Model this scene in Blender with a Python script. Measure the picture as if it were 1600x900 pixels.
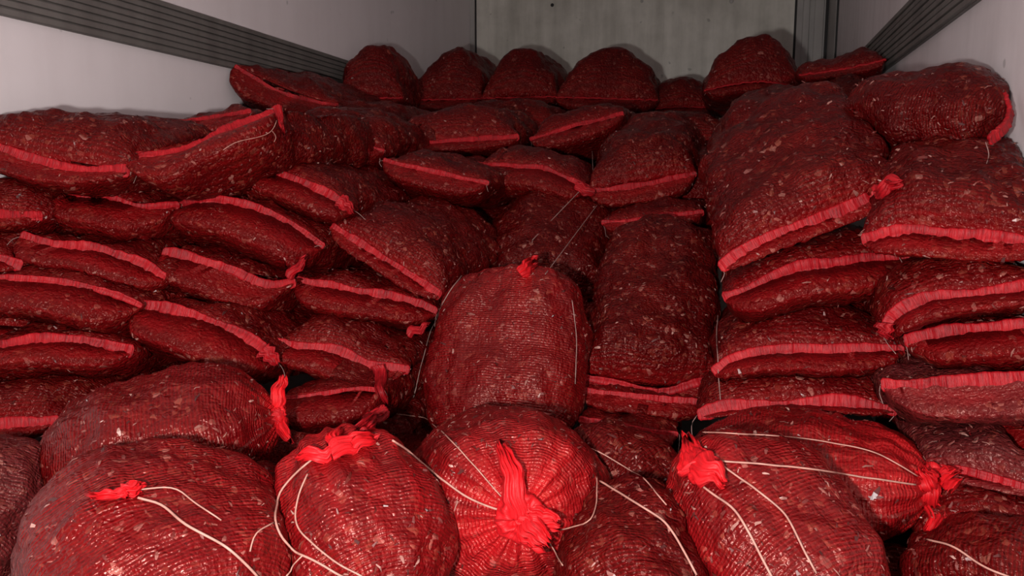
import bpy, math, random
import numpy as np
from mathutils import Vector
from mathutils.bvhtree import BVHTree

random.seed(7)
RNG = np.random.default_rng(7)
for o in list(bpy.data.objects):
    bpy.data.objects.remove(o, do_unlink=True)
SC = bpy.context.scene
COL = SC.collection

# ------------------------------------------------------------------ camera
FPX = 1200.0                                   # focal length in pixels of the 1600x900 frame
PITCH, YAW = math.atan(162 / FPX), math.radians(15.9)
CAMZ = 0.90                                    # photographer stands on the ground behind the truck bed
cam_d = bpy.data.cameras.new('camera'); cam_d.sensor_width = 36.0; cam_d.lens = 36.0 * FPX / 1600
cam_d.clip_start = 0.02
cam = bpy.data.objects.new('camera', cam_d); COL.objects.link(cam)
cam.location = (0, 0, CAMZ); cam.rotation_euler = (math.pi / 2 - PITCH, 0, YAW)
SC.camera = cam
CF = np.array([-math.sin(YAW) * math.cos(PITCH), math.cos(YAW) * math.cos(PITCH), -math.sin(PITCH)])
CR = np.array([math.cos(YAW), math.sin(YAW), 0.0])
CU = np.cross(CR, CF)
C0 = np.array([0, 0, CAMZ])

def at(x, y, d):
    """world point seen at pixel (x, y) of the photo, d metres in front of the camera"""
    return C0 + d * (CF + CR * (x - 800) / FPX + CU * (450 - y) / FPX)

# ------------------------------------------------------------------ world, light, exposure
w = bpy.data.worlds.new('night'); SC.world = w; w.use_nodes = True
w.node_tree.nodes['Background'].inputs[0].default_value = (0.035, 0.035, 0.045, 1)
w.node_tree.nodes['Background'].inputs[1].default_value = 0.12
ld = bpy.data.lights.new('hand_torch', 'POINT'); ld.energy = 118; ld.shadow_soft_size = 0.035
ld.color = (1.0, 0.955, 0.93)
lo = bpy.data.objects.new('hand_torch', ld); COL.objects.link(lo)
lo.location = tuple(C0 - CR * 0.22 - CU * 0.07 + CF * 0.02)
SC.view_settings.view_transform = 'Standard'; SC.view_settings.look = 'None'
SC.view_settings.exposure = 0.0; SC.view_settings.gamma = 1.0
SC.view_settings.use_curve_mapping = False

# ------------------------------------------------------------------ numpy noise
_perm = RNG.permutation(256); _perm = np.concatenate([_perm, _perm, _perm])
_grad = RNG.normal(size=(256, 3)); _grad /= np.linalg.norm(_grad, axis=1)[:, None]

def noise(p):
    p = np.asarray(p, float)
    i = np.floor(p).astype(int); f = p - i; i &= 255
    u = f * f * f * (f * (f * 6 - 15) + 10)
    r = 0
    for dx in (0, 1):
        for dy in (0, 1):
            for dz in (0, 1):
                h = _perm[_perm[_perm[i[:, 0] + dx] + i[:, 1] + dy] + i[:, 2] + dz] & 255
                g = _grad[h]
                v = g[:, 0] * (f[:, 0] - dx) + g[:, 1] * (f[:, 1] - dy) + g[:, 2] * (f[:, 2] - dz)
                wx = u[:, 0] if dx else 1 - u[:, 0]; wy = u[:, 1] if dy else 1 - u[:, 1]; wz = u[:, 2] if dz else 1 - u[:, 2]
                r = r + v * wx * wy * wz
    return r * 1.6

def unit(v):
    v = np.asarray(v, float); return v / (np.linalg.norm(v, axis=-1, keepdims=True) + 1e-12)

def spline(pts, s):
    """Catmull-Rom through pts at parameters s in 0..1 by chord length"""
    pts = np.asarray(pts, float); n = len(pts)
    if n == 2:
        return pts[0] + (pts[1] - pts[0]) * np.asarray(s)[:, None]
    t = np.concatenate([[0], np.cumsum(np.linalg.norm(np.diff(pts, axis=0), axis=1))]); t /= t[-1]
    m = np.gradient(pts, t, axis=0)
    s = np.asarray(s, float); k = np.clip(np.searchsorted(t, s) - 1, 0, n - 2)
    h = t[k + 1] - t[k]; q = ((s - t[k]) / h)[:, None]; h = h[:, None]
    return ((2*q**3 - 3*q**2 + 1) * pts[k] + (q**3 - 2*q**2 + q) * h * m[k]
            + (-2*q**3 + 3*q**2) * pts[k + 1] + (q**3 - q**2) * h * m[k + 1])

# ------------------------------------------------------------------ materials
def mat(name):
    m = bpy.data.materials.new(name); m.use_nodes = True
    nt = m.node_tree; b = nt.nodes['Principled BSDF']
    return m, nt, b

class N:
    def __init__(s, nt): s.nt = nt
    def new(s, t, **kw):
        n = s.nt.nodes.new(t)
        for k, v in kw.items():
            if k.startswith('i_'): n.inputs[k[2:].replace('_', ' ')].default_value = v
            else: setattr(n, k, v)
        return n
    def link(s, a, b): s.nt.links.new(a, b)
    def math(s, op, a, b=None, clamp=False):
        n = s.nt.nodes.new('ShaderNodeMath'); n.operation = op; n.use_clamp = clamp
        for i, x in enumerate((a, b)):
            if x is None: continue
            if isinstance(x, (int, float)): n.inputs[i].default_value = x
            else: s.nt.links.new(x, n.inputs[i])
        return n.outputs[0]
    def ramp(s, fac, stops, interp='LINEAR'):
        n = s.nt.nodes.new('ShaderNodeValToRGB'); n.color_ramp.interpolation = interp
        e = n.color_ramp.elements
        while len(e) < len(stops): e.new(0.5)
        for el, (p, c) in zip(e, stops):
            el.position = p; el.color = (*c, 1) if len(c) == 3 else c
        s.nt.links.new(fac, n.inputs[0]); return n.outputs[0]
    def mix(s, f, a, b, blend='MIX'):
        n = s.nt.nodes.new('ShaderNodeMix'); n.data_type = 'RGBA'; n.blend_type = blend
        for sock, x in ((n.inputs[0], f), (n.inputs[6], a), (n.inputs[7], b)):
            if isinstance(x, (int, float)): sock.default_value = x
            elif isinstance(x, tuple): sock.default_value = (*x, 1)
            else: s.nt.links.new(x, sock)
        return n.outputs[2]

def sack_material(name, pitch, b1s, b2s, spec, rough, netc, netb, dust=0.0):
    m, nt, b = mat(name); n = N(nt)
    tc = n.new('ShaderNodeTexCoord'); oi = n.new('ShaderNodeObjectInfo')
    off = n.math('MULTIPLY', oi.outputs['Random'], 37.0)
    add = n.new('ShaderNodeVectorMath', operation='ADD'); n.link(tc.outputs['Object'], add.inputs[0])
    cmb = n.new('ShaderNodeCombineXYZ')
    for i in range(3): n.link(off, cmb.inputs[i])
    n.link(cmb.outputs[0], add.inputs[1]); P = add.outputs[0]
    # warp
    nw = n.new('ShaderNodeTexNoise', i_Scale=30.0, i_Detail=2.0); n.link(P, nw.inputs['Vector'])
    ws = n.new('ShaderNodeVectorMath', operation='SCALE'); ws.inputs['Scale'].default_value = 0.03; n.link(nw.outputs['Color'], ws.inputs[0])
    wa = n.new('ShaderNodeVectorMath', operation='ADD'); n.link(P, wa.inputs[0]); n.link(ws.outputs[0], wa.inputs[1])
    vo = n.new('ShaderNodeTexVoronoi', i_Scale=105.0); n.link(wa.outputs[0], vo.inputs['Vector'])
    sep = n.new('ShaderNodeSeparateColor'); n.link(vo.outputs['Color'], sep.inputs[0])
    leaf = n.ramp(sep.outputs[0], [(0.0, (0.003, 0.0003, 0.0003)), (0.4, (0.014, 0.0008, 0.0008)), (0.7, (0.036, 0.002, 0.0016)),
                                   (0.89, (0.068, 0.007, 0.004)), (0.97, (0.18, 0.05, 0.03)), (1.0, (0.34, 0.16, 0.13))])
    big = n.new('ShaderNodeTexNoise', i_Scale=9.0, i_Detail=3.0, i_Distortion=0.6); n.link(P, big.inputs['Vector'])
    bigf = n.ramp(big.outputs[0], [(0.36, (0, 0, 0)), (0.66, (1, 1, 1))])
    leaf = n.mix(bigf, leaf, n.mix(0.4, leaf, (0.080, 0.009, 0.005)))
    fl = n.new('ShaderNodeTexNoise', i_Scale=75.0, i_Detail=2.0, i_Distortion=1.2); n.link(P, fl.inputs['Vector'])
    flf = n.ramp(fl.outputs[0], [(0.69, (0, 0, 0)), (0.74, (1, 1, 1))])
    leaf = n.mix(n.math('MULTIPLY', flf, 0.75), leaf, (0.30, 0.11, 0.09))
    unlit_blotch = n.new('ShaderNodeTexNoise', i_Scale=5.5, i_Detail=4.0, i_Roughness=0.6); n.link(wa.outputs[0], unlit_blotch.inputs['Vector'])
    cf = n.ramp(unlit_blotch.outputs[0], [(0.36, (0, 0, 0)), (0.56, (1, 1, 1))])
    leaf = n.mix(cf, n.mix(0.78, leaf, (0.008, 0.001, 0.001)), leaf)       # random dark blotches painted into the leaf colour as unlit zones
    if dust:
        leaf = n.mix(dust, leaf, (0.26, 0.085, 0.085))
    # netting threads
    uv = n.new('ShaderNodeUVMap', uv_map='weave'); su = n.new('ShaderNodeSeparateXYZ'); n.link(uv.outputs[0], su.inputs[0])
    nz = n.new('ShaderNodeTexNoise', i_Scale=14.0, i_Detail=2.0); n.link(P, nz.inputs['Vector'])
    wob = n.math('MULTIPLY', n.math('SUBTRACT', nz.outputs[0], 0.5), 0.009)
    tv = n.math('MULTIPLY', n.math('ADD', su.outputs[1], wob), 2 * math.pi / pitch)
    tu = n.math('MULTIPLY', n.math('ADD', su.outputs[0], wob), 2 * math.pi / (pitch * 1.4))
    lv = n.math('ADD', n.math('MULTIPLY', n.math('SINE', tv), 0.5), 0.5)
    lu = n.math('ADD', n.math('MULTIPLY', n.math('SINE', tu), 0.5), 0.5)
    thr = n.math('ADD', n.math('MULTIPLY', n.math('POWER', lv, 1.6), 0.75), n.math('MULTIPLY', n.math('POWER', lu, 3.0), 0.25))
    slack = n.math('ADD', n.math('MULTIPLY', n.ramp(big.outputs[0], [(0.4, (0, 0, 0)), (0.6, (1, 1, 1))]), 0.6), 0.4)
    thr = n.math('MULTIPLY', thr, slack)
    net = n.math('ADD', n.math('MULTIPLY', thr, 0.42), netb, True)
    col = n.mix(net, leaf, netc)
    at_ = n.new('ShaderNodeAttribute', attribute_name='bare')
    bare = n.math('MULTIPLY', at_.outputs['Fac'], n.math('ADD', n.math('MULTIPLY', thr, 0.3), 0.72), True)
    col = n.mix(bare, col, (0.60, 0.012, 0.016))
    n.link(col, b.inputs['Base Color'])
    b.inputs['Roughness'].default_value = rough
    b.inputs['Specular IOR Level'].default_value = spec
    b.inputs['Specular Tint'].default_value = (1.0, 0.55, 0.48, 1)
    h = n.math('ADD', n.math('MULTIPLY', vo.outputs['Distance'], -0.55), n.math('MULTIPLY', fl.outputs[0], 0.8))
    b1 = n.new('ShaderNodeBump', i_Strength=b1s, i_Distance=0.007); n.link(h, b1.inputs['Height'])
    b2 = n.new('ShaderNodeBump', i_Strength=b2s, i_Distance=0.0018); n.link(thr, b2.inputs['Height']); n.link(b1.outputs[0], b2.inputs['Normal'])
    n.link(b2.outputs[0], b.inputs['Normal'])
    return m

def hem_material(name, c0, c1):
    m, nt, b = mat(name); n = N(nt)
    uv = n.new('ShaderNodeUVMap', uv_map='weave'); tc = n.new('ShaderNodeTexCoord')
    mp = n.new('ShaderNodeMapping'); mp.inputs['Scale'].default_value = (260, 40, 1); n.link(uv.outputs[0], mp.inputs[0])
    ns = n.new('ShaderNodeTexNoise', i_Scale=1.0, i_Detail=3.0); n.link(mp.outputs[0], ns.inputs['Vector'])
    n2 = n.new('ShaderNodeTexNoise', i_Scale=22.0, i_Detail=3.0); n.link(tc.outputs['Object'], n2.inputs['Vector'])
    f = n.math('ADD', n.math('MULTIPLY', ns.outputs[0], 0.6), n.math('MULTIPLY', n2.outputs[0], 0.5))
    col = n.ramp(f, [(0.36, c0), (0.64, c1), (0.84, (0.62, 0.05, 0.05))])
    n.link(col, b.inputs['Base Color'])
    b.inputs['Roughness'].default_value = 0.5; b.inputs['Specular IOR Level'].default_value = 0.25
    bp = n.new('ShaderNodeBump', i_Strength=0.8, i_Distance=0.003); n.link(ns.outputs[0], bp.inputs['Height']); n.link(bp.outputs[0], b.inputs['Normal'])
    return m

def flake_material():
    m, nt, b = mat('dry_flake'); n = N(nt)
    g = n.new('ShaderNodeNewGeometry')
    col = n.ramp(g.outputs['Random Per Island'], [(0.0, (0.05, 0.005, 0.004)), (0.5, (0.13, 0.015, 0.012)), (0.8, (0.24, 0.07, 0.055)), (1.0, (0.46, 0.25, 0.21))])
    n.link(col, b.inputs['Base Color']); b.inputs['Roughness'].default_value = 0.38
    return m

def plain(name, c, r=0.6):
    m, nt, b = mat(name); n = N(nt)
    tc = n.new('ShaderNodeTexCoord'); ns = n.new('ShaderNodeTexNoise', i_Scale=60.0, i_Detail=3.0); n.link(tc.outputs['Object'], ns.inputs['Vector'])
    col = n.ramp(ns.outputs[0], [(0.3, tuple(x * 0.75 for x in c)), (0.7, tuple(min(1, x * 1.15) for x in c))])
    n.link(col, b.inputs['Base Color']); b.inputs['Roughness'].default_value = r
    return m

def wall_material(name, base, stain, amount, rough=0.45, seed=0.0, metal=0.0):
    m, nt, b = mat(name); n = N(nt)
    tc = n.new('ShaderNodeTexCoord')
    mp = n.new('ShaderNodeMapping'); mp.inputs['Location'].default_value = (seed, seed * 2, 0); n.link(tc.outputs['Object'], mp.inputs[0])
    a = n.new('ShaderNodeTexNoise', i_Scale=2.2, i_Detail=6.0, i_Roughness=0.65); n.link(mp.outputs[0], a.inputs['Vector'])
    ms = n.new('ShaderNodeMapping'); ms.inputs['Scale'].default_value = (14, 14, 1.3); n.link(mp.outputs[0], ms.inputs[0])
    st = n.new('ShaderNodeTexNoise', i_Scale=1.0, i_Detail=4.0); n.link(ms.outputs[0], st.inputs['Vector'])
    sp = n.new('ShaderNodeTexNoise', i_Scale=16.0, i_Detail=1.0); n.link(mp.outputs[0], sp.inputs['Vector'])
    f = n.math('ADD', n.math('MULTIPLY', a.outputs[0], 0.6), n.math('MULTIPLY', st.outputs[0], 0.4))
    f = n.ramp(f, [(0.42, (0, 0, 0)), (0.68, (1, 1, 1))])
    col = n.mix(n.math('MULTIPLY', f, amount), base, stain)
    spf = n.ramp(sp.outputs[0], [(0.745, (0, 0, 0)), (0.78, (1, 1, 1))])
    col = n.mix(n.math('MULTIPLY', spf, 0.45), col, tuple(x * 0.4 for x in stain))
    n.link(col, b.inputs['Base Color']); b.inputs['Roughness'].default_value = rough; b.inputs['Metallic'].default_value = metal
    bp = n.new('ShaderNodeBump', i_Strength=0.12, i_Distance=0.01); n.link(a.outputs[0], bp.inputs['Height']); n.link(bp.outputs[0], b.inputs['Normal'])
    return m

M_SACK = sack_material('red_mesh_over_dry_leaves', .0062, .85, .45, .22, .28, (.19, .0012, .0035), .20)
M_TAUT = sack_material('taut_red_mesh_over_dry_leaves', .0066, .60, .75, .46, .30, (.30, .0030, .0065), .27)
M_DUSTY = sack_material('red_mesh_over_dusty_leaves', .0062, .85, .5, .40, .34, (.19, .010, .014), .14, .09)
M_HEM = hem_material('red_hem_tape', (0.18, 0.003, 0.006), (0.43, 0.006, 0.012))
M_NECK = hem_material('bare_red_netting', (0.32, 0.004, 0.007), (0.70, 0.010, 0.016))
M_FLAKE = flake_material()
M_TWINE = plain('pale_twine', (0.50, 0.24, 0.19), 0.55)
M_TWINE2 = plain('grey_twine', (0.30, 0.17, 0.15), 0.6)
M_WALL = wall_material('white_panel_wall', (0.78, 0.71, 0.72), (0.62, 0.55, 0.55), 0.35)
M_WALLR = wall_material('white_panel_wall_scuffed', (0.72, 0.66, 0.67), (0.47, 0.42, 0.42), 0.6, seed=5.0)
M_BACK = wall_material('grey_panel_wall', (0.70, 0.67, 0.60), (0.33, 0.31, 0.26), 0.85, seed=9.0)
M_FLOOR = wall_material('metal_floor', (0.07, 0.06, 0.058), (0.03, 0.025, 0.025), 0.8, seed=3.0)
M_RAIL = wall_material('weathered_rail', (0.145, 0.13, 0.12), (0.07, 0.06, 0.055), 0.9, rough=0.6, seed=2.0)
M_POST = wall_material('dull_aluminium', (0.42, 0.40, 0.38), (0.26, 0.24, 0.23), 0.7, rough=0.4, seed=7.0)
M_GAP = plain('black_sealant', (0.02, 0.018, 0.018), 0.7)

# ------------------------------------------------------------------ object helpers
def link_mesh(name, V, F, m, parent=None, uv=None, bare=None, smooth=True):
    me = bpy.data.meshes.new(name)
    me.from_pydata([tuple(v) for v in V], [], F)
    if smooth: me.polygons.foreach_set('use_smooth', [True] * len(me.polygons))
    if uv is not None:
        l = me.uv_layers.new(name='weave')
        vi = np.empty(len(me.loops), int); me.loops.foreach_get('vertex_index', vi)
        l.data.foreach_set('uv', np.asarray(uv, 'f')[vi].ravel())
    if bare is not None:
        a = me.attributes.new('bare', 'FLOAT', 'POINT'); a.data.foreach_set('value', np.asarray(bare, 'f'))
    me.materials.append(m)
    o = bpy.data.objects.new(name, me); COL.objects.link(o)
    if parent: o.parent = parent
    return o

def box(name, lo_, hi, m, parent=None, kind=None, bevel=0.0):
    (x0, y0, z0), (x1, y1, z1) = lo_, hi
    c = np.array([(x0 + x1) / 2, (y0 + y1) / 2, z0])
    V = np.array([(x, y, z) for x in (x0, x1) for y in (y0, y1) for z in (z0, z1)], float)
    pc = np.array(parent.matrix_basis.translation) if parent else None
    F = [(0, 1, 3, 2), (4, 6, 7, 5), (0, 4, 5, 1), (2, 3, 7, 6), (0, 2, 6, 4), (1, 5, 7, 3)]
    o = link_mesh(name, V - c, F, m, None, smooth=False)
    if parent:
        o.parent = parent; o.location = tuple(c - pc)
    else: o.location = tuple(c)
    if bevel:
        b = o.modifiers.new('bevel', 'BEVEL'); b.width = bevel; b.segments = 2
    if kind: o['kind'] = kind
    return o

def grid_faces(nv, nu, closed=True):
    F = []
    for j in range(nv - 1):
        for i in range(nu if closed else nu - 1):
            a = j * nu + i; b = j * nu + (i + 1) % nu
            F.append((a, b, b + nu, a + nu))
    return F

def tube(name, pts, r, m, parent, base, k=6, seg=None):
    pts = np.asarray(pts, float); n = seg or max(8, int(np.sum(np.linalg.norm(np.diff(pts, axis=0), axis=1)) / 0.008))
    n = min(n, 90)
    p = spline(pts, np.linspace(0, 1, n)); t = unit(np.gradient(p, axis=0))
    ref = np.where(np.abs(t[:, 2:3]) > 0.9, np.array([[1.0, 0, 0]]), np.array([[0, 0, 1.0]]))
    a = unit(np.cross(t, ref)); b_ = np.cross(t, a)
    ang = np.arange(k) * 2 * math.pi / k
    V = (p[:, None] + r * (a[:, None] * np.cos(ang)[None, :, None] + b_[:, None] * np.sin(ang)[None, :, None])).reshape(-1, 3)
    F = grid_faces(n, k) + [tuple(range(k))[::-1], tuple(range((n - 1) * k, n * k))]
    return link_mesh(name, V - base, F, m, parent)

# ------------------------------------------------------------------ the truck body
XL, XR, YB, YF, ZC = -1.846, 0.554, 5.40, -0.5, 2.45
box('floor', (XL - .1, YF, -.08), (XR + .1, YB + .1, 0), M_FLOOR, kind='structure')
box('ceiling', (XL - .1, YF, ZC), (XR + .1, YB + .1, ZC + .08), M_WALL, kind='structure')
box('wall_left', (XL - .1, YF, 0), (XL, YB, ZC), M_WALL, kind='structure')
box('wall_right', (XR, YF, 0), (XR + .1, YB, ZC), M_WALLR, kind='structure')
wb = box('wall_back', (XL - .1, YB, 0), (XR + .1, YB + .1, ZC), M_BACK, kind='structure')
# screw heads and a dark patch on the back wall
for (px, py, r) in ((863, 8, 0.012), (1143, 2, 0.014), (1003, 2, 0.010)):
    q = at(px, py, 1.0) - C0; q = C0 + q * (YB / q[1])
    V = []; F = []
    for k, (rr, yy) in enumerate(((r, -.001), (r, -.004), (r * .6, -.006))):
        V += [(rr * math.cos(t), yy, rr * math.sin(t)) for t in np.arange(12) * math.pi / 6]
    F = grid_faces(3, 12) + [tuple(range(24, 36))]
    o = link_mesh('bolt_head', V, F, M_GAP if px == 863 else M_POST, wb)
    o.location = Vector(q) - wb.location

# scuff rails on both side walls: a backing board and eight ribs each
RZ0, RZ1 = CAMZ + 0.434, CAMZ + 0.60
for side, name in ((1, 'trim_1'), (-1, 'trim_2')):
    x = XL if side == 1 else XR
    root = box(name, (min(x, x + side * .010), YF, RZ0), (max(x, x + side * .010), YB, RZ1), M_RAIL, kind='structure')
    nr = 8; hgt = (RZ1 - RZ0) / nr
    for k in range(nr):
        za = RZ0 + k * hgt + 0.0022; zb = RZ0 + (k + 1) * hgt - 0.0022
        xa, xb = x + side * .010, x + side * (.020 + .002 * (k % 2))
        box('rib', (min(xa, xb), YF, za), (max(xa, xb), YB, zb), M_RAIL, root, bevel=0.002)
# corner posts
p = box('trim_3', (XL, YB - .016, 0), (XL + .035, YB, ZC), M_POST, kind='structure')
box('sealant_line', (XL + .035, YB - .004, 0), (XL + .045, YB, ZC), M_GAP, p)
p = box('trim_4', (XR - .20, YB - .012, 0), (XR, YB, ZC), M_POST, kind='structure')
box('post_flange', (XR - .165, YB - .032, 0), (XR - .125, YB - .012, ZC), M_POST, p, bevel=.004)
box('post_flange', (XR - .095, YB - .026, 0), (XR - .04, YB - .012, ZC), M_POST, p, bevel=.004)
box('sealant_line', (XR - .214, YB - .004, 0), (XR - .20, YB, ZC), M_GAP, p)
box('sealant_line', (XR - .030, YB - .016, 0), (XR - .012, YB - .012, ZC), M_GAP, p)
p = box('trim_5', (XR - .012, YB - .42, 0), (XR, YB - .02, ZC), M_POST, kind='structure')
box('sealant_line', (XR - .010, YB - .435, 0), (XR, YB - .42, ZC), M_GAP, p)

# ------------------------------------------------------------------ sacks
BODIES = []       # (bvh, lo, hi, verts, root, body object)
GROUP = 'red mesh sacks heaped in the truck'

def settle(V):
    """soft contact: push the points of a new sack out of the sacks already there, and off the walls and floor"""
    lo_, hi = V.min(0), V.max(0); cen = V.mean(0)
    for (bvh, l2, h2, *_r) in BODIES:
        if np.any(lo_ > h2) or np.any(hi < l2): continue
        away = unit(cen - (l2 + h2) / 2)
        idx = np.nonzero(np.all((V > l2) & (V < h2), axis=1))[0]
        for i in idx:
            loc, nor, _, dist = bvh.find_nearest(Vector(V[i]), 0.075)
            if loc is None: continue
            nv_ = np.array(nor)
            if (Vector(V[i]) - loc).dot(nor) < 0.001 and nv_ @ away > -0.05:
                V[i] = np.array(loc) + nv_ * 0.002
    V[:, 0] = np.clip(V[:, 0], XL + .004, XR - .004)
    V[:, 1] = np.minimum(V[:, 1], YB - .01)
    V[:, 2] = np.maximum(V[:, 2], 0.003)
    return V

def lumps(V, Nn, seed, amp=1.0):
    s = seed * 3.71
    d = noise(V * 7 + s) * 0.020 + noise(V * 17 + s + 9) * 0.012 + noise(V * 40 + s + 21) * 0.0060
    return V + Nn * (d * amp)[:, None]

def vnormals(V, nv, nu):
    G = V.reshape(nv, nu, 3)
    du = np.roll(G, -1, 1) - np.roll(G, 1, 1); dv = np.gradient(G, axis=0)
    return unit(np.cross(du, dv).reshape(-1, 3))

def finish(V, F, uv, bare, label, seed, nflake, material=None):
    V = settle(V)
    base = np.array([V[:, 0].mean(), V[:, 1].mean(), V[:, 2].min()])
    root = bpy.data.objects.new('mesh_sack', None); COL.objects.link(root)
    root.location = tuple(base); root.empty_display_size = .05
    root['label'] = label; root['category'] = 'sack'; root['group'] = GROUP
    body = link_mesh('body', V - base, F, material or M_SACK, root, uv, bare)
    bvh = BVHTree.FromPolygons([tuple(v) for v in V], F)
    BODIES.append((bvh, V.min(0), V.max(0), V, root, body))
    # dry flakes showing through the netting
    if nflake:
        me = body.data; nn = np.empty(len(V) * 3, 'f'); me.vertex_normals.foreach_get('vector', nn); nn = nn.reshape(-1, 3)
        face = np.einsum('ij,ij->i', nn, unit(C0 + np.array([0, 0, .3]) - V)) > 0.05
        ok = np.nonzero(face & (np.asarray(bare) < .3))[0]
        r = np.random.default_rng(seed + 100)
        FV, FF = [], []
        for i in r.choice(ok, min(nflake, len(ok)), replace=False):
            n_ = unit(nn[i] + r.normal(size=3) * .35); t = unit(np.cross(n_, r.normal(size=3))); b_ = np.cross(n_, t)
            L = r.uniform(.003, .0085) * (1.0 if r.random() < .92 else 1.6); W = L * r.uniform(.12, .42); c = V[i] - nn[i] * .0003
            k = len(FV); cu = r.uniform(.0008, .0035)
            for (a, q, hh) in ((-1, -.5, 0), (0, -1, cu), (1, -.4, 0), (.9, .5, 0), (0, .9, cu), (-.9, .6, 0)):
                FV.append(c + t * L * a * r.uniform(.8, 1.2) + b_ * W * q * r.uniform(.8, 1.2) + n_ * hh)
            FF += [(k, k + 1, k + 4, k + 5), (k + 1, k + 2, k + 3, k + 4)]
        fo = link_mesh('dry_flakes', np.array(FV) - base, FF, M_FLAKE, root, smooth=False); fo['kind'] = 'stuff'
    return root, base

def hem_band(name, pts, Ld, Nn, base, root, h=0.028, flop=60, seed=0, out=.006, material=None):
    n = 150; k = 10
    P = spline(pts, np.linspace(0, 1, n)); T = unit(np.gradient(P, axis=0))
    Lh = unit(Ld * np.array([1, 1, .15])); fl = math.radians(90 - flop)
    Q = -Lh * math.cos(fl) + Nn * math.sin(fl); Q = unit(Q - T * (T @ Q)[:, None]); B = np.cross(Q, T)
    B = np.where((B @ Nn)[:, None] < 0, -B, B)
    s = np.linspace(0, 1, n); L = np.sum(np.linalg.norm(np.diff(P, axis=0), axis=1))
    z = np.zeros(n)
    rip = noise(np.c_[s * L * 38, z + seed, z]) * .0045 + noise(np.c_[s * L * 110, z + seed + 5, z]) * .0022
    hh = h * (.92 + noise(np.c_[s * L * 9, z + seed + 9, z]) * .5 + noise(np.c_[s * L * 60, z + seed + 19, z]) * .16) * np.clip(np.minimum(s, 1 - s) * 40 + .55, 0, 1)
    wv = noise(np.c_[s * L * 8, z + seed + 13, z]) * .009
    prof = [(-.5, .0), (-.47, .0035), (-.2, .0022), (.2, .0022), (.40, .0045), (.5, .003), (.5, -.003), (.38, -.0035), (0, -.002), (-.45, -.003)]
    V = np.stack([P - Ld * out + B * (hh * a + wv)[:, None] + Q * (b_ + rip)[:, None] for a, b_ in prof], 1).reshape(-1, 3)
    F = grid_faces(n, k) + [tuple(range(k))[::-1], tuple(range((n - 1) * k, n * k))]
    uv = np.stack([np.repeat(s * L, k), np.tile([a * h for a, _ in prof], n)], 1)
    V[:, 0] = np.clip(V[:, 0], XL + .002, XR - .002)
    o = link_mesh(name, V - base, F, material or M_HEM, root, uv)
    # loose thread ends
    r = np.random.default_rng(seed + 500)
    for e in (0, -1):
        if r.random() < .65:
            q = P[e]; d = unit(-Ld * .6 + r.normal(size=3) * .5 + np.array([0, 0, -.5]))
            l = r.uniform(.02, .05)
            tube('loose_thread', [q, q + d * l * .5 + r.normal(size=3) * .006, q + d * l + np.array([0, 0, -l * .4])], .0009, M_TWINE2, o, base, k=4, seg=7)
    return o

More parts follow.
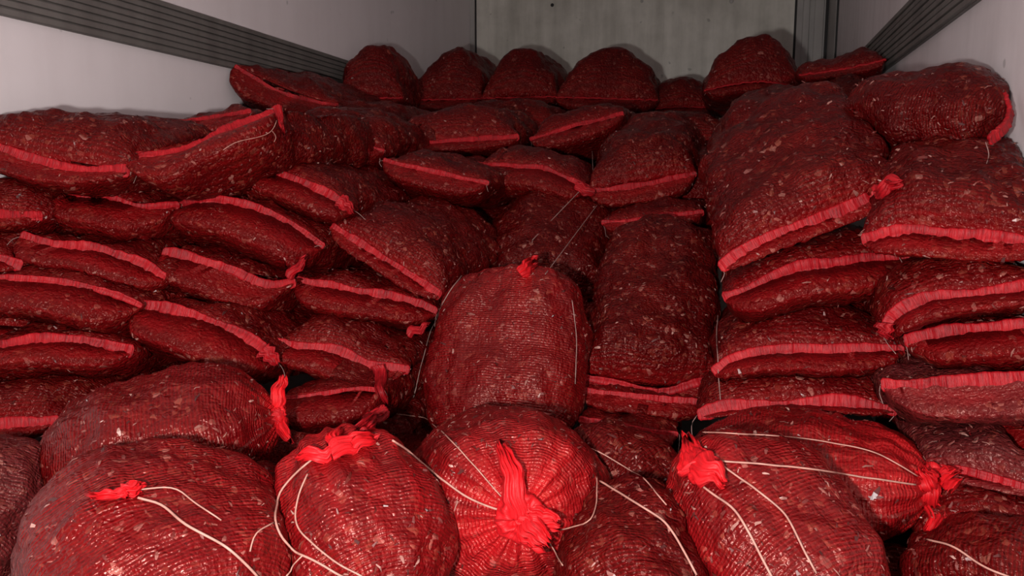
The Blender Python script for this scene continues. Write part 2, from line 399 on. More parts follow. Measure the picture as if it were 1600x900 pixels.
CNT = [0]
def sack(label, hem, d0, d1, up=0, dn=0, L=0.62, pitch=0, yaw=0, a=0.2, band=0.032, flop=70, nf=150, pw=2.6, ear=1.0, material=None, res=(104, 62), peak=0.0, bare=0.05):
    """a filled sack whose sewn end runs along the pixel line `hem` between depths d0 and d1"""
    CNT[0] += 1; seed = CNT[0]
    if d0 is None:
        pts = np.array(hem, float); d0 = d1 = 1.2
    else:
     hem = np.array(hem, float)
     t = np.concatenate([[0], np.cumsum(np.linalg.norm(np.diff(hem, axis=0), axis=1))]); t /= t[-1]
     pts = np.array([at(x, y, d0 + (d1 - d0) * q) for (x, y), q in zip(hem, t)])
    A, B = pts[0], pts[-1]; Wv = B - A; width = np.linalg.norm(Wv); Wd = Wv / width
    yw, pt = math.radians(yaw), math.radians(pitch)
    Ld = np.array([math.sin(yw) * math.cos(pt), math.cos(yw) * math.cos(pt), math.sin(pt)])
    Nn = unit(np.cross(Wd, Ld))
    dm = (d0 + d1) / 2; Tu, Td = up * dm / FPX, dn * dm / FPX
    nu, nv = res
    v = np.linspace(0, 1, nv) ** 1.35
    fr = np.clip(v / (a / L * .62), 0, 1); front = np.maximum((1 - (1 - fr) ** 2.2), 0) ** .55
    bk = np.clip((v - .72) / .28, 0, 1); back = np.maximum(1 - bk ** 2.4, 0) ** .5
    prof = np.maximum(front * back, 0.004)
    frl = np.clip(v / (a / L * .36), 0, 1); frontl = np.maximum(1 - (1 - frl) ** 2.2, 0) ** .6; profl = np.maximum(frontl * back, .004)
    wid = (1 - .05 * np.exp(-((v - .14) / .08) ** 2)) * (1 - .45 * bk ** 2.5) * np.where(v < .02, ear, 1)
    ph = np.arange(nu) * 2 * math.pi / nu
    cx = np.sign(np.cos(ph)) * np.abs(np.cos(ph)) ** .8
    szb = np.maximum(1 - np.abs(cx) ** pw, 0) ** .5
    szl = np.maximum(1 - np.abs(cx) ** 4.0, 0) ** .5
    u = cx[None, :] * wid[:, None]
    s = np.clip((u + 1) / 2, 0, 1)
    curve = spline(pts, s.ravel()); straight = A + Wv * s.ravel()[:, None]
    vv = np.repeat(v, nu)
    dev = (curve - straight) * np.exp(-vv / .55)[:, None]
    pk = 1 + peak * u
    hgt = np.where(np.sin(ph)[None, :] >= 0, Tu * pk * szb[None, :] * prof[:, None], -1.22 * Td * szl[None, :] * profl[:, None])
    bul = (.025 + .70 * Td) * np.sin(math.pi * np.clip(frontl, 0, 1) ** .85)[:, None] * (np.sin(ph) < 0)[None, :] * szl[None, :]
    V = straight + dev + Ld * (vv * L - bul.ravel())[:, None] + Nn * hgt.ravel()[:, None]
    nr = -vnormals(V, nv, nu)
    if np.mean(np.einsum('ij,ij->i', nr, V - V.mean(0))) < 0: nr = -nr
    w_ = np.clip(vv * L / .05, .15, 1)
    V = V + (lumps(V, nr, seed) - V) * w_[:, None]
    # puckers running back from the seam
    uu = u.ravel() * width / 2; sg = np.repeat(np.sign(np.sin(ph))[None, :], nv, 0).ravel()
    pk_ = noise(np.c_[uu * 75, vv * 3 + seed, sg * 5 + seed]) * .0075 * np.exp(-vv * L / .075) * np.clip(vv * L / .012, 0, 1)
    V = V + nr * pk_[:, None]
    n0 = len(V); V = np.vstack([V, V[:nu].mean(0), V[-nu:].mean(0)])
    F = grid_faces(nv, nu) + [((i + 1) % nu, i, n0) for i in range(nu)] + [((nv - 1) * nu + i, (nv - 1) * nu + (i + 1) % nu, n0 + 1) for i in range(nu)]
    # orientation
    tri = F[nu * 10 + nu // 4]; fn = np.cross(V[tri[1]] - V[tri[0]], V[tri[2]] - V[tri[1]])
    if fn @ (V[tri[0]] - V.mean(0)) < 0: F = [tuple(reversed(f)) for f in F]
    arc = np.repeat((ph / (2 * math.pi))[None, :] * (2 * width), nv, 0).ravel()
    arc = np.where(np.sin(np.tile(ph, nv)) >= 0, uu, -uu + width)
    uv = np.c_[np.r_[arc, 0, 0], np.r_[vv * L, 0, L]]
    br = np.r_[bare * 4 * np.exp(-vv * L / .016), 0, 0]
    root, base = finish(V, F, uv, np.clip(br, 0, .6), label, seed, nf, material)
    if band:
        hem_band('hem', pts, Ld, Nn, base, root, band, flop, seed)
    return root

def knot_sack(label, tail, knot, hw, hh, roll=0, pleat=1.0, neck=True, tufts=(), nf=260, res=(128, 96), p=2.7, q=2.1, bare=1.0, bl=.10, knot_r=.022, endr=.02, taut=None, material=None):
    """a filled sack gathered and tied at one end; tail and knot are (x, y, depth)"""
    CNT[0] += 1; seed = CNT[0]
    taut = neck if taut is None else taut
    T3, K3 = at(*tail), at(*knot); Ax = K3 - T3; L = np.linalg.norm(Ax); Ax /= L
    R_ = unit(np.cross(Ax, np.array([0, 0, 1.0]))); U_ = np.cross(R_, Ax)
    ro = math.radians(roll); R_, U_ = R_ * math.cos(ro) + U_ * math.sin(ro), U_ * math.cos(ro) - R_ * math.sin(ro)
    nu, nv = res
    th = np.linspace(0, math.pi, nv); t = (1 - np.cos(th)) / 2
    r = np.maximum(1 - np.abs(2 * t - 1) ** p, 0) ** (1 / q)
    r = np.maximum(r, np.where(t > .5, endr / max(hw, hh), 0))
    ph = np.arange(nu) * 2 * math.pi / nu
    c = np.sign(np.cos(ph)) * np.abs(np.cos(ph)) ** .9; s_ = np.sign(np.sin(ph)) * np.abs(np.sin(ph)) ** .9
    tt = np.repeat(t, nu); pp = np.tile(ph, nv); rr = np.repeat(r, nu)
    # dimple towards the knot
    V = T3 + Ax * (tt * L)[:, None] + R_ * (np.tile(c, nv) * rr * hw)[:, None] + U_ * (np.tile(s_, nv) * rr * hh)[:, None]
    nr = vnormals(V, nv, nu)
    if np.mean(np.einsum('ij,ij->i', nr, V - V.mean(0))) < 0: nr = -nr
    dist = np.linalg.norm(V - K3, axis=1)
    V = lumps(V, nr, seed, 1.0) if not neck else V + (lumps(V, nr, seed, .8) - V) * np.clip(dist / .12, .25, 1)[:, None]
    if neck:
        pw_ = np.exp(-dist / (bl * 1.1)) * np.clip(dist / .025, 0, 1)
        fq = noise(np.c_[np.cos(pp) * 4.2 + seed, np.sin(pp) * 4.2, dist * 3]) + .6 * np.sin(pp * 17 + seed + 2 * noise(np.c_[np.cos(pp), np.sin(pp), pp * 0 + seed]))
        V = V + nr * (fq * pw_ * .010 * pleat)[:, None]
    n0 = len(V); V = np.vstack([V, V[:nu].mean(0), V[-nu:].mean(0)])
    F = grid_faces(nv, nu) + [((i + 1) % nu, i, n0) for i in range(nu)] + [((nv - 1) * nu + i, (nv - 1) * nu + (i + 1) % nu, n0 + 1) for i in range(nu)]
    tri = F[nu * 40 + 5]; fn = np.cross(V[tri[1]] - V[tri[0]], V[tri[2]] - V[tri[1]])
    if fn @ (V[tri[0]] - V[:n0].mean(0)) < 0: F = [tuple(reversed(f)) for f in F]
    uv = np.c_[np.r_[pp * (hw + hh) / 2, 0, 0], np.r_[np.repeat(np.concatenate([[0], np.cumsum(np.hypot(np.diff(t * L), np.diff(r * hw)))]), nu), 0, 0]]
    jit = 1 + .75 * noise(np.c_[np.cos(pp) * 3 + seed, np.sin(pp) * 3, tt * 0]) + .5 * noise(np.c_[np.cos(pp) * 14, np.sin(pp) * 14, tt * 0 + seed])
    br = bare * np.exp(-(dist / (bl * jit)) ** 1.5) if neck else np.zeros(n0)
    root, base = finish(V, F, uv, np.r_[br, 0, br[-1]], label, seed, nf, material or (M_TAUT if taut else M_SACK))
    if neck:
        # knot: a lumpy coil of netting
        n1, n2 = 64, 28; aa = np.linspace(0, 2 * math.pi, n1, endpoint=False); bb = np.linspace(0, 2 * math.pi, n2, endpoint=False)
        A2, B2 = np.meshgrid(aa, bb, indexing='ij'); A2, B2 = A2.ravel(), B2.ravel()
        rad = knot_r * (1 + .25 * noise(np.c_[np.cos(A2) * 2, np.sin(A2) * 2, A2 * 0 + seed]))
        tb = knot_r * .62 * (1 + .35 * noise(np.c_[np.cos(A2) * 3 + 7, np.sin(A2) * 3, np.cos(B2) + seed])) + .0028 * np.sin(B2 * 4 + A2 * 5 + 3 * noise(np.c_[np.cos(A2) * 2, np.sin(A2) * 2, A2 * 0 + seed + 4]))
        KV = K3 + Ax * .006 + R_ * ((rad + tb * np.cos(B2)) * np.cos(A2))[:, None] + U_ * ((rad + tb * np.cos(B2)) * np.sin(A2))[:, None] + Ax * (tb * np.sin(B2) * 1.1)[:, None]
        KF = []
        for i in range(n1):
            for j in range(n2):
                KF.append((i * n2 + j, ((i + 1) % n1) * n2 + j, ((i + 1) % n1) * n2 + (j + 1) % n2, i * n2 + (j + 1) % n2))
        kuv = np.c_[A2 * knot_r, B2 * knot_r * .5]
        kn = link_mesh('knot', KV - base, KF, M_NECK, root, kuv)
        for i, (ex, ey, ed, w0, w1) in enumerate(tufts):
            tuft(knot, (ex, ey, ed), w0, w1, kn, base, seed * 7 + i)
    return root

def tuft(k0, k1, w0, w1, root, base, seed, name='gathered_neck', anybody=False, material=None):
    """the bunched free end of netting beyond a tie: a pleated, flaring fan of cloth that lies on its own sack"""
    n, k = 30, 48
    t = np.linspace(0, 1, n); ph = np.arange(k) * 2 * math.pi / k
    k0, k1 = np.array(k0, float), np.array(k1, float); bvh = BODIES[-1][0]
    C = []
    for q in t:
        x, y, d = k0 + (k1 - k0) * q
        p = at(x, y, d); dr = unit(p - C0); h = bvh.ray_cast(Vector(C0), Vector(dr))
        if anybody:
            h = ray_hit(x, y) or (None,)
        if h[0] is not None:
            hp = np.array(h[0]) - dr * (.012 + .006 * math.sin(q * 3))
            if np.linalg.norm(hp - C0) < np.linalg.norm(p - C0): p = hp
        C.append(p)
    C = np.array(C)
    for _ in range(4): C[1:-1] = (C[:-2] + 2 * C[1:-1] + C[2:]) / 4
    Ax = unit(np.gradient(C, axis=0)); view = unit(C0 - C); S_ = unit(np.cross(Ax, view)); D = np.cross(S_, Ax)
    T, PH = np.repeat(t, k), np.tile(ph, n); rp = lambda a_: np.repeat(a_, k, axis=0)
    wd = w0 + (w1 - w0) * np.sin(T * math.pi * .62) / math.sin(math.pi * .62)
    wd = wd * (1 + .3 * noise(np.c_[T * 5, np.sign(np.cos(PH)) * 3 + seed, T * 0]))
    wd = wd * (1 - .62 * T ** 2.5); th = .013 * (1 - T * .6) + .002
    ends = np.clip((1 - T) * 5, .1, 1)
    pl = noise(np.c_[np.cos(PH) * 4.5 + seed, T * 0 + .3, T * 1.5]) * .013 * (.5 + T)
    bend = noise(np.c_[T * 2.6, T * 0 + seed, T * 0]) * .012
    fray = .22 * noise(np.c_[np.cos(PH) * 5, T * 0 + seed + 3, T * 0]) * T
    Ltot = np.linalg.norm(C[-1] - C[0])
    V = rp(C) + rp(Ax) * (fray * Ltot)[:, None] + rp(S_) * (np.cos(PH) * wd + bend)[:, None] + rp(D) * (np.sin(PH) * th * ends + pl + bend * .3)[:, None]
    F = grid_faces(n, k) + [tuple(range(k))[::-1], tuple(range((n - 1) * k, n * k))]
    return link_mesh(name, V - base, F, material or M_NECK, root, np.c_[PH * w1, T * Ltot])

def ray_hit(px, py):
    d = Vector(unit(at(px, py, 1.0) - C0)); best = None
    for (bvh, *_r) in BODIES:
        h = bvh.ray_cast(Vector(C0), d)
        if h[0] is not None and (best is None or h[3] < best[1]): best = (h[0], h[3], h[1])
    return best

def twine(root, pix, r=.0012, m=None, taut=False, lift=.003):
    """twine lying on the sacks where the photo shows it"""
    base = np.array(root.location); pix = np.array(pix, float)
    n = 2 if taut else max(8, int(np.sum(np.linalg.norm(np.diff(pix, axis=0), axis=1)) / 9))
    q = pix if taut else spline(pix, np.linspace(0, 1, n))
    P = []
    for (x, y) in q:
        h = ray_hit(x, y)
        if h: P.append(np.array(h[0]) + np.array(h[2] if h[2].dot(Vector(C0) - h[0]) > 0 else -h[2]) * lift)
    P = np.array(P)
    if len(P) < 2: return
    if not taut and len(P) > 5:                      # drop jumps between sacks so the twine spans the gap
        dd = np.linalg.norm(P - C0, axis=1)
        med = np.array([np.median(dd[max(0, i - 3):i + 4]) for i in range(len(dd))])
        P = C0 + (P - C0) * np.minimum(1, (med + .012) / dd)[:, None]
        P[1:-1] = (P[:-2] + 2 * P[1:-1] + P[2:]) / 4
    return tube('twine', P, r, m or M_TWINE, root, base, k=6)

#SACKS
S = {}
# --- front sacks, nearest the camera
S['B5'] = knot_sack('sack in the bottom middle with its bright knotted mouth facing the camera', (772, 740, 1.78), (812, 806, 1.30), .188, .165, nf=330, p=4.2, q=2.3,
                    tufts=((787, 692, 1.42, .018, .022), (872, 818, 1.27, .016, .026), (850, 850, 1.24, .015, .03)), knot_r=.026, bl=.105)
S['B2'] = knot_sack('plump sack left of the bottom-middle knot, tied at its top with two loose twines', (610, 985, 1.18), (517, 706, 1.46), .150, .150, nf=260,
                    tufts=((586, 680, 1.48, .016, .020), (462, 716, 1.45, .012, .014), (530, 672, 1.48, .010, .014)), knot_r=.020, bl=.16)
S['B3'] = knot_sack('rounded sack in the bottom left corner area with small knot on top and twine', (330, 1040, 1.05), (192, 772, 1.36), .205, .17, nf=300,
                    tufts=((222, 758, 1.37, .009, .013), (140, 776, 1.36, .007, .008)), knot_r=.013, bl=.075)
S['B9'] = knot_sack('long sack lying crosswise at lower right, tied at its right end, two twines along it', (1068, 724, 1.60), (1452, 760, 1.40), .18, .112, nf=280,
                    tufts=((1490, 742, 1.335, .020, .030), (1462, 842, 1.30, .018, .020), (1440, 735, 1.36, .014, .02)), knot_r=.027, bl=.14)
S['B8'] = knot_sack('sack at bottom right of centre with a pointed red corner flap and twine down it', (1330, 985, 1.12), (1092, 730, 1.44), .155, .15, nf=280,
                    tufts=((1071, 682, 1.42, .036, .022), (1135, 752, 1.40, .03, .02)), knot_r=.006, bl=.12, pleat=.5)
S['B7b'] = knot_sack('sack cut by the bottom edge just right of the knotted middle sack', (1010, 1010, 1.12), (985, 800, 1.46), .125, .13, neck=False, nf=220)
S['B10'] = knot_sack('sack cut off by the bottom right corner with one twine across', (1700, 900, 1.12), (1420, 880, 1.30), .13, .085, neck=False, nf=120, res=(96, 64))
S['B1'] = knot_sack('big sack lying on the left below the hemmed stack, red neck at its right end', (62, 735, 1.50), (432, 650, 1.62), .19, .135, nf=330,
                    tufts=((440, 588, 1.60, .014, .018), (452, 690, 1.56, .014, .014)), knot_r=.018, bl=.05)
S['B4'] = knot_sack('pale dusty pink sack at the left edge near the bottom', (-60, 900, 1.28), (30, 700, 1.52), .10, .11, neck=False, nf=90, res=(96, 64), material=M_DUSTY)
S['B13'] = knot_sack('dark sack wedged between the two bottom left tied sacks', (470, 930, 1.30), (330, 765, 1.52), .12, .10, neck=False, nf=160, res=(96, 64))
S['B7a'] = knot_sack('dark sack with two twines behind the bottom edge, right of middle knot', (1060, 800, 1.50), (910, 690, 1.66), .11, .10, neck=False, nf=160, res=(96, 64))
S['B6'] = knot_sack('upright barrel-shaped sack standing in the middle of the heap, tuft on top', (775, 705, 1.84), (812, 428, 2.08), .205, .125, nf=300, p=3.4, q=2.6,
                    tufts=((838, 408, 2.06, .014, .026),), knot_r=.015, bl=.075)
# --- right stack
S['S6'] = sack('large sack leaning forward on the right, long hem rising to the right', [(1124, 417), (1180, 381), (1260, 347), (1340, 318), (1408, 280)], 1.68, 1.63, 62, 22, L=.56, pitch=28, yaw=-8, a=.16, band=.030, nf=260, res=(120, 72))
S['S8'] = sack('big sack against the right wall above the uppermost right-edge hem', [(1347, 374), (1400, 362), (1500, 366), (1640, 376)], 1.55, 1.37, 88, 42, L=.50, pitch=20, yaw=14, a=.17, band=.028, nf=220)
S['R1'] = sack('sack under the large leaning one, hem curving up to the right', [(1130, 466), (1180, 445), (1230, 425), (1320, 410), (1422, 402)], 1.73, 1.66, 50, 62, a=.16, nf=190)
S['R3'] = sack('right-edge sack whose hem hooks down sharply at its left end', [(1380, 526), (1398, 495), (1440, 470), (1520, 458), (1640, 448)], 1.53, 1.37, 70, 40, nf=190)
S['R2'] = sack('sack beside the barrel-shaped one\'s right neighbour, long wavy hem across right middle', [(1115, 583), (1140, 565), (1180, 552), (1300, 548), (1412, 545)], 1.72, 1.60, 72, 42, nf=210)
S['R4'] = sack('flat sack squeezed directly under the hooked-hem sack at right edge', [(1412, 532), (1480, 520), (1640, 508)], 1.52, 1.36, 14, 62, nf=150)
S['R5'] = sack('dusty sack at right edge with straight hem along its top', [(1376, 600), (1480, 598), (1640, 588)], 1.50, 1.34, 18, 72, nf=200, material=M_DUSTY)
S['R6'] = sack('thin sack lying right above the long crosswise tied sack', [(1090, 648), (1140, 638), (1220, 630), (1320, 632), (1402, 640)], 1.68, 1.58, 58, 16, nf=170)
S['R7'] = sack('sack at right edge with hem sagging right of the tied red neck', [(1440, 728), (1540, 745), (1650, 772)], 1.42, 1.27, 62, 20, nf=150, band=.018, material=M_DUSTY)
S['B11'] = sack('dark sack at right edge below the sagging hem, beside the tied neck', [(1440, 850), (1540, 846), (1660, 850)], 1.34, 1.24, 100, 20, nf=140, band=0)
# --- middle
S['C1'] = sack('tall sack leaning right beside the upright barrel-shaped one, hem at its foot', [(900, 584), (960, 596), (1050, 607), (1115, 588)], 1.98, 1.94, 70, 28, L=.62, pitch=34, a=.14, band=.022, nf=260, res=(120, 72))
S['C4'] = sack('thin sack showing only its hem right below the tall leaning sack', [(898, 606), (1000, 620), (1105, 630)], 1.95, 1.90, 10, 34, nf=70, band=.020)
S['C5'] = sack('low sack with a dull hem, lowest between barrel-shaped sack and right stack', [(905, 654), (960, 664), (1060, 678)], 1.86, 1.80, 14, 40, nf=80, band=.02)
S['C3'] = sack('sack with short straight hem directly above the tall leaning sack', [(940, 348), (1020, 342), (1100, 331)], 2.45, 2.42, 26, 30, nf=90, band=.022)
S['C2'] = sack('dark sack right behind the tuft of the barrel-shaped sack', [(735, 470), (830, 478), (940, 470)], 2.42, 2.42, 75, 40, L=.6, pitch=34, band=0, nf=200)
S['S4'] = sack('sack above middle right, hem rising right to a red corner', [(918, 297), (1000, 290), (1088, 271)], 2.62, 2.60, 70, 36, pitch=14, band=.028, nf=170)
S['S5'] = sack('sack left of centre top with arched hem meeting another hem at a red knot', [(745, 257), (800, 260), (855, 265), (922, 297)], 2.72, 2.62, 34, 50, band=.024, nf=120)
S['HC'] = sack('sack with faint hem sloping right, behind the centre of the heap', [(600, 250), (680, 270), (765, 287)], 2.48, 2.46, 26, 40, band=.02, nf=110)
S['S2'] = sack('sack with straight bright hem, third step below back row left of middle', [(602, 230), (700, 222), (812, 215)], 2.95, 2.95, 60, 26, band=.030, nf=120)
S['S3'] = sack('sack with thin hem rising right, under the two middle back domes', [(828, 218), (890, 200), (975, 178)], 3.02, 3.02, 34, 40, band=.020, nf=90)
# --- left stack
S['L15'] = sack('broad sack left of the barrel-shaped one, hem falling steeply right', [(520, 352), (560, 378), (610, 408), (690, 463)], 2.13, 2.08, 56, 26, L=.55, pitch=5, yaw=6, band=.028, nf=220)
S['L3'] = sack('sack with arched hem ending in a red corner left of centre', [(350, 262), (400, 264), (450, 276), (500, 298), (552, 328)], 2.16, 2.14, 34, 48, nf=170)
S['L10'] = sack('sack with hem ending left of the top of the barrel-shaped sack', [(464, 438), (560, 455), (640, 470), (684, 488)], 2.08, 2.10, 26, 50, nf=150)
S['L14'] = sack('sack with hem ending left of the barrel-shaped sack at mid height', [(430, 535), (520, 548), (580, 570), (642, 576)], 1.97, 2.00, 44, 48, nf=140)
S['L17'] = sack('small dark sack behind the plump tied sack, thin hem on top', [(440, 622), (520, 612), (600, 610)], 1.84, 1.86, 14, 60, nf=90, band=.014)
S['L12'] = sack('sack with long bright hem drooping right, above the big lying sack', [(222, 477), (330, 500), (390, 530), (433, 564)], 1.87, 1.90, 22, 74, nf=190)
S['L11'] = sack('left-edge sack with thin wavy hem, joined to the drooping bright hem', [(-40, 431), (60, 436), (140, 448), (225, 478)], 1.76, 1.85, 16, 70, nf=170, band=.018)
S['L13'] = sack('left-edge sack with gently arched hem above the big lying sack', [(-60, 552), (0, 540), (100, 530), (212, 549)], 1.70, 1.82, 26, 52, nf=150)
S['L16'] = sack('lowest hemmed sack at the left edge, beside the big lying sack', [(-150, 682), (0, 668), (97, 655)], 1.58, 1.70, 62, 26, nf=150)
S['L9'] = sack('sack with hem running down to a red pinch, left middle', [(256, 394), (340, 415), (430, 446), (464, 440)], 1.97, 2.05, 16, 60, nf=150)
S['L7'] = sack('left sack with short drooping hem, between two left-edge hems', [(35, 369), (90, 382), (160, 390), (210, 408), (260, 436)], 1.85, 1.92, 16, 52, nf=140)
S['L8'] = sack('left-edge sack with only a short stub of hem, lower of two', [(-160, 398), (0, 404), (38, 416)], 1.70, 1.82, 34, 30, nf=70)
S['L6'] = sack('left-edge sack with only a short stub of hem, upper of two', [(-150, 328), (0, 338), (70, 338)], 1.72, 1.88, 50, 28, nf=90)
S['L5'] = sack('sack with arched dull hem drooping right, left of centre', [(280, 322), (330, 312), (400, 325), (450, 345), (508, 386)], 2.03, 2.08, 16, 72, nf=170, band=.024)
S['L4'] = sack('sack with shallow dull hem sagging below the top left pair', [(88, 302), (170, 308), (230, 322), (283, 322)], 1.96, 2.02, 20, 66, nf=140, band=.022)
S['L1'] = sack('topmost left-edge sack with thick pinkish hem against the white wall', [(-70, 208), (0, 232), (80, 258), (206, 268)], 1.83, 1.92, 78, 42, nf=190, band=.030, pw=2.2, peak=.32)
S['L2'] = sack('sack with hem sweeping up right to a raised red tip at top left', [(200, 246), (285, 236), (350, 205), (400, 186), (441, 168)], 1.95, 2.08, 12, 70, nf=190, band=.026)
S['L1b'] = sack('dark sack behind the upswept hem against the left wall', [(215, 205), (280, 192), (395, 176)], 2.28, 2.36, 16, 50, nf=60, band=.02)
S['S1'] = sack('sack with faint hem sloping right below the leftmost back domes', [(446, 200), (520, 212), (602, 236)], 2.56, 2.58, 50, 40, nf=120, band=.022)
# --- right, higher
S['S7'] = knot_sack('sack against the right wall at top right, hem standing up at its right end', (1345, 190, 2.02), (1588, 176, 1.62), .15, .115, neck=False, nf=160, res=(96, 64))
S['S6b'] = sack('dark sack right behind the large leaning sack on the right', [(1108, 238), (1250, 252), (1370, 237)], 2.24, 2.22, 92, 30, nf=170, band=.022, pitch=8)
# --- back rows
S['D1'] = sack('dark sack at the left wall under the rail end, far left of back row', [(368, 103), (400, 124), (450, 148), (530, 166)], 2.90, 3.02, 26, 44, nf=60, band=.018)
for k_, lab, hem, d0, d1, up, dn, kw in (
    ('D2', 'first domed sack of the back row counted from the left', [(526, 152), (580, 154), (630, 153)], 3.52, 3.6, 86, 30, {'L': .30, 'a': .16}),
    ('D3', 'second domed sack of the back row counted from the left, peaked right', [(628, 157), (690, 156), (754, 155)], 4.1, 4.1, 78, 30, {'peak': .35}),
    ('D4', 'third domed sack of the back row counted from the left', [(752, 154), (810, 153), (872, 151)], 4.05, 4.05, 82, 30, {}),
    ('D5', 'widest low dome of the back row, left of the tallest dome', [(868, 152), (940, 154), (1028, 157)], 3.95, 3.95, 80, 30, {}),
    ('D6', 'low dark sack in the dip left of the tallest dome', [(1004, 172), (1060, 168), (1118, 168)], 4.05, 4.05, 52, 30, {}),
    ('D7', 'tallest domed sack at the back, right of middle', [(1100, 142), (1180, 128), (1260, 138)], 3.35, 3.3, 80, 24, {}),
    ('D8', 'flat dark sack right of the tallest dome, under the right rail end', [(1248, 118), (1320, 108), (1384, 94)], 2.95, 2.74, 26, 22, {'pw': 3.2}),
    ('D9', 'dark sack below the flat one at the foot of the right rail', [(1250, 170), (1330, 160), (1402, 150)], 2.8, 2.62, 46, 40, {})):
    kw = dict(dict(nf=60, band=.009, pw=2.0, L=.66, flop=20, bare=.03), **kw)
    S[k_] = sack(lab, hem, d0, d1, up, dn, **kw)
# --- dark sacks deeper in the heap that show in the gaps
S['F1'] = sack('dark sack deep between the left stack and the barrel-shaped sack', [(400, 705), (520, 715), (665, 705)], 1.98, 2.0, 95, 60, band=0, nf=60)
S['F2'] = sack('dark sack deep behind the left side of the large leaning sack', [(1020, 320), (1100, 325), (1200, 320)], 2.72, 2.7, 80, 60, band=0, nf=60, pitch=8)
S['F3'] = sack('dark sack under the dip left of the tallest dome', [(975, 232), (1060, 230), (1150, 228)], 3.15, 3.1, 56, 60, band=0, nf=60)
S['F4'] = sack('dark sack under the left domes of the back row', [(440, 200), (540, 205), (640, 205)], 3.0, 3.1, 50, 60, band=0, nf=60)
S['F5'] = sack('dark sack under the middle domes of the back row', [(690, 205), (780, 200), (880, 200)], 3.5, 3.5, 50, 60, band=0, nf=60)
S['F6'] = sack('dark sack at the left edge behind the lowest hemmed sack there', [(-170, 620), (-60, 615), (60, 620)], 1.72, 1.86, 60, 50, band=0, nf=60)
S['F8'] = sack('dark sack at the left edge under the thin wavy hem', [(-190, 512), (-80, 506), (60, 512)], 1.70, 1.86, 40, 40, band=0, nf=50)
S['F9'] = sack('dark sack deep in the gap above left of the barrel-shaped sack tuft', [(660, 420), (750, 425), (850, 420)], 2.75, 2.75, 100, 60, band=0, nf=50)
S['F7'] = sack('dark sack deep at the right wall between the right-edge hems', [(1440, 680), (1540, 672), (1660, 670)], 1.52, 1.36, 60, 60, band=0, nf=60)
# --- floor layer showing in the gaps
for lab, x0, x1, y, z, up in (('dark sack on the floor in the far left bottom gap', -1.80, -1.38, 1.02, .13, 120),
                              ('dark sack on the floor behind the two tied sacks at bottom left', -1.36, -.86, 1.16, .12, 115),
                              ('dark sack on the floor in the gap left of the barrel-shaped sack', -.90, -.46, 1.42, .13, 130),
                              ('dark sack on the floor in the gap right of the barrel-shaped sack', -.44, 0.02, 1.36, .12, 120),
                              ('dark sack on the floor at the right wall under the right-edge stack', .04, .52, 1.06, .13, 120)):
    sack(lab, [(x0, y + .03, z), ((x0 + x1) / 2, y, z - .01), (x1, y + .02, z)], None, None, up, 110, L=.75, nf=120, band=.03)
#EXTRA
def extra_hem(key, pp, Ld, Nn, h, flop, seed):
    pts = np.array([at(*q) for q in pp]); hem_band('hem', pts, unit(np.array(Ld)), unit(np.array(Nn)), np.array(S[key].location), S[key], h, flop, seed)
extra_hem('S7', [(1566, 149, 1.565), (1572, 175, 1.54), (1562, 200, 1.51), (1540, 222, 1.49)], (-1, .1, 0), (0, -1, .2), .026, 60, 901)
# --- torn ends and folded corners of hems
for key, a0, a1, w0, w1 in (('S5', (900, 290, 2.6), (928, 303, 2.58), .016, .022), ('L9', (452, 432, 2.0), (478, 402, 1.98), .012, .013),
                            ('L14', (590, 572, 1.95), (602, 634, 1.92), .018, .013), ('L10', (640, 522, 2.0), (668, 506, 1.98), .012, .012),
                            ('L2', (434, 168, 2.04), (443, 205, 2.02), .012, .008), ('L17', (602, 640, 1.8), (562, 672, 1.75), .014, .02),
                            ('S6', (1372, 300, 1.6), (1408, 281, 1.6), .018, .018), ('L3', (530, 312, 2.1), (552, 330, 2.1), .02, .02),
                            ('L12', (412, 545, 1.86), (434, 568, 1.86), .02, .02), ('R3', (1385, 505, 1.5), (1383, 528, 1.5), .018, .016)):
    tuft(a0, a1, w0, w1, S[key], np.array(S[key].location), hash(a0) % 97, 'hem_corner', True, M_HEM)
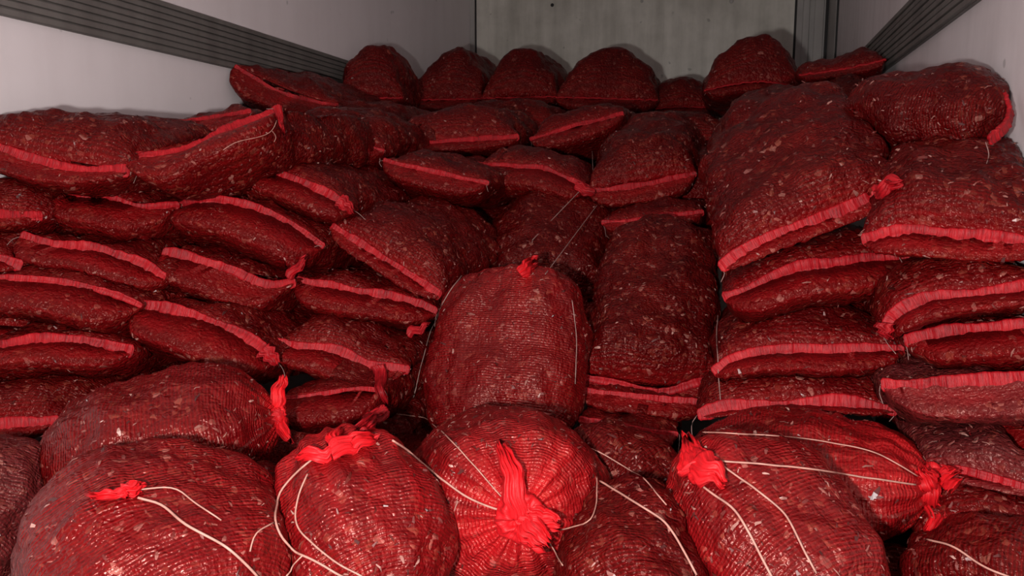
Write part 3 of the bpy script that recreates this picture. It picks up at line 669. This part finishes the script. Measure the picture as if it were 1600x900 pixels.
# --- twines
twine(S['L2'], [(431, 188), (424, 205), (402, 214), (370, 222), (348, 234)], .001)
twine(S['L2'], [(424, 205), (430, 214), (427, 222)], .001)
twine(S['B5'], [(620, 648), (660, 652), (705, 690), (760, 750), (800, 795)])
twine(S['B5'], [(612, 690), (650, 715), (700, 755), (740, 780), (795, 799)], .0019)
twine(S['B5'], [(930, 745), (934, 775), (924, 815), (875, 826)])
twine(S['B5'], [(842, 832), (862, 856), (882, 884)])
twine(S['B2'], [(508, 705), (470, 735), (435, 780), (428, 815), (445, 850), (490, 875), (545, 905)], .0018)
twine(S['B2'], [(482, 742), (466, 785), (465, 820), (490, 850), (530, 880), (578, 908)], .0015)
twine(S['B2'], [(425, 818), (395, 840), (388, 862)])
twine(S['B2'], [(475, 868), (445, 900)])
twine(S['B3'], [(215, 768), (280, 768), (300, 785), (345, 815)])
twine(S['B3'], [(215, 780), (250, 790), (280, 815), (370, 870), (402, 904)], .0019)
twine(S['B9'], [(1070, 676), (1150, 680), (1290, 692), (1380, 715), (1432, 746)])
twine(S['B9'], [(1125, 722), (1240, 732), (1340, 745), (1428, 757)], .0016)
twine(S['B8'], [(1065, 730), (1105, 765), (1150, 800), (1180, 850), (1208, 905)], .0019)
twine(S['B8'], [(1130, 730), (1180, 765), (1230, 810), (1250, 850), (1275, 895)], .0016)
twine(S['B7a'], [(915, 695), (960, 720), (1000, 745), (1040, 790)])
twine(S['B7b'], [(935, 752), (990, 785), (1040, 820), (1065, 860), (1086, 898)], .0018)
twine(S['B10'], [(1450, 845), (1490, 855), (1530, 880), (1585, 905)], .0016)
twine(S['B6'], [(905, 300), (832, 376)], .0013, M_TWINE2, True)
twine(S['B6'], [(832, 376), (828, 410)], .0013, M_TWINE2, True)
twine(S['B6'], [(932, 322), (852, 430)], .0013, M_TWINE2, True)
twine(S['B6'], [(720, 430), (690, 480), (675, 510), (660, 560), (645, 620)], .0014, M_TWINE2)
twine(S['B6'], [(893, 470), (899, 520), (897, 600)], .0012, M_TWINE2)
twine(S['R2'], [(1120, 492), (1122, 545), (1124, 600), (1127, 640)], .0012, M_TWINE2)
twine(S['S4'], [(925, 235), (927, 290)], .0012, M_TWINE2, True)
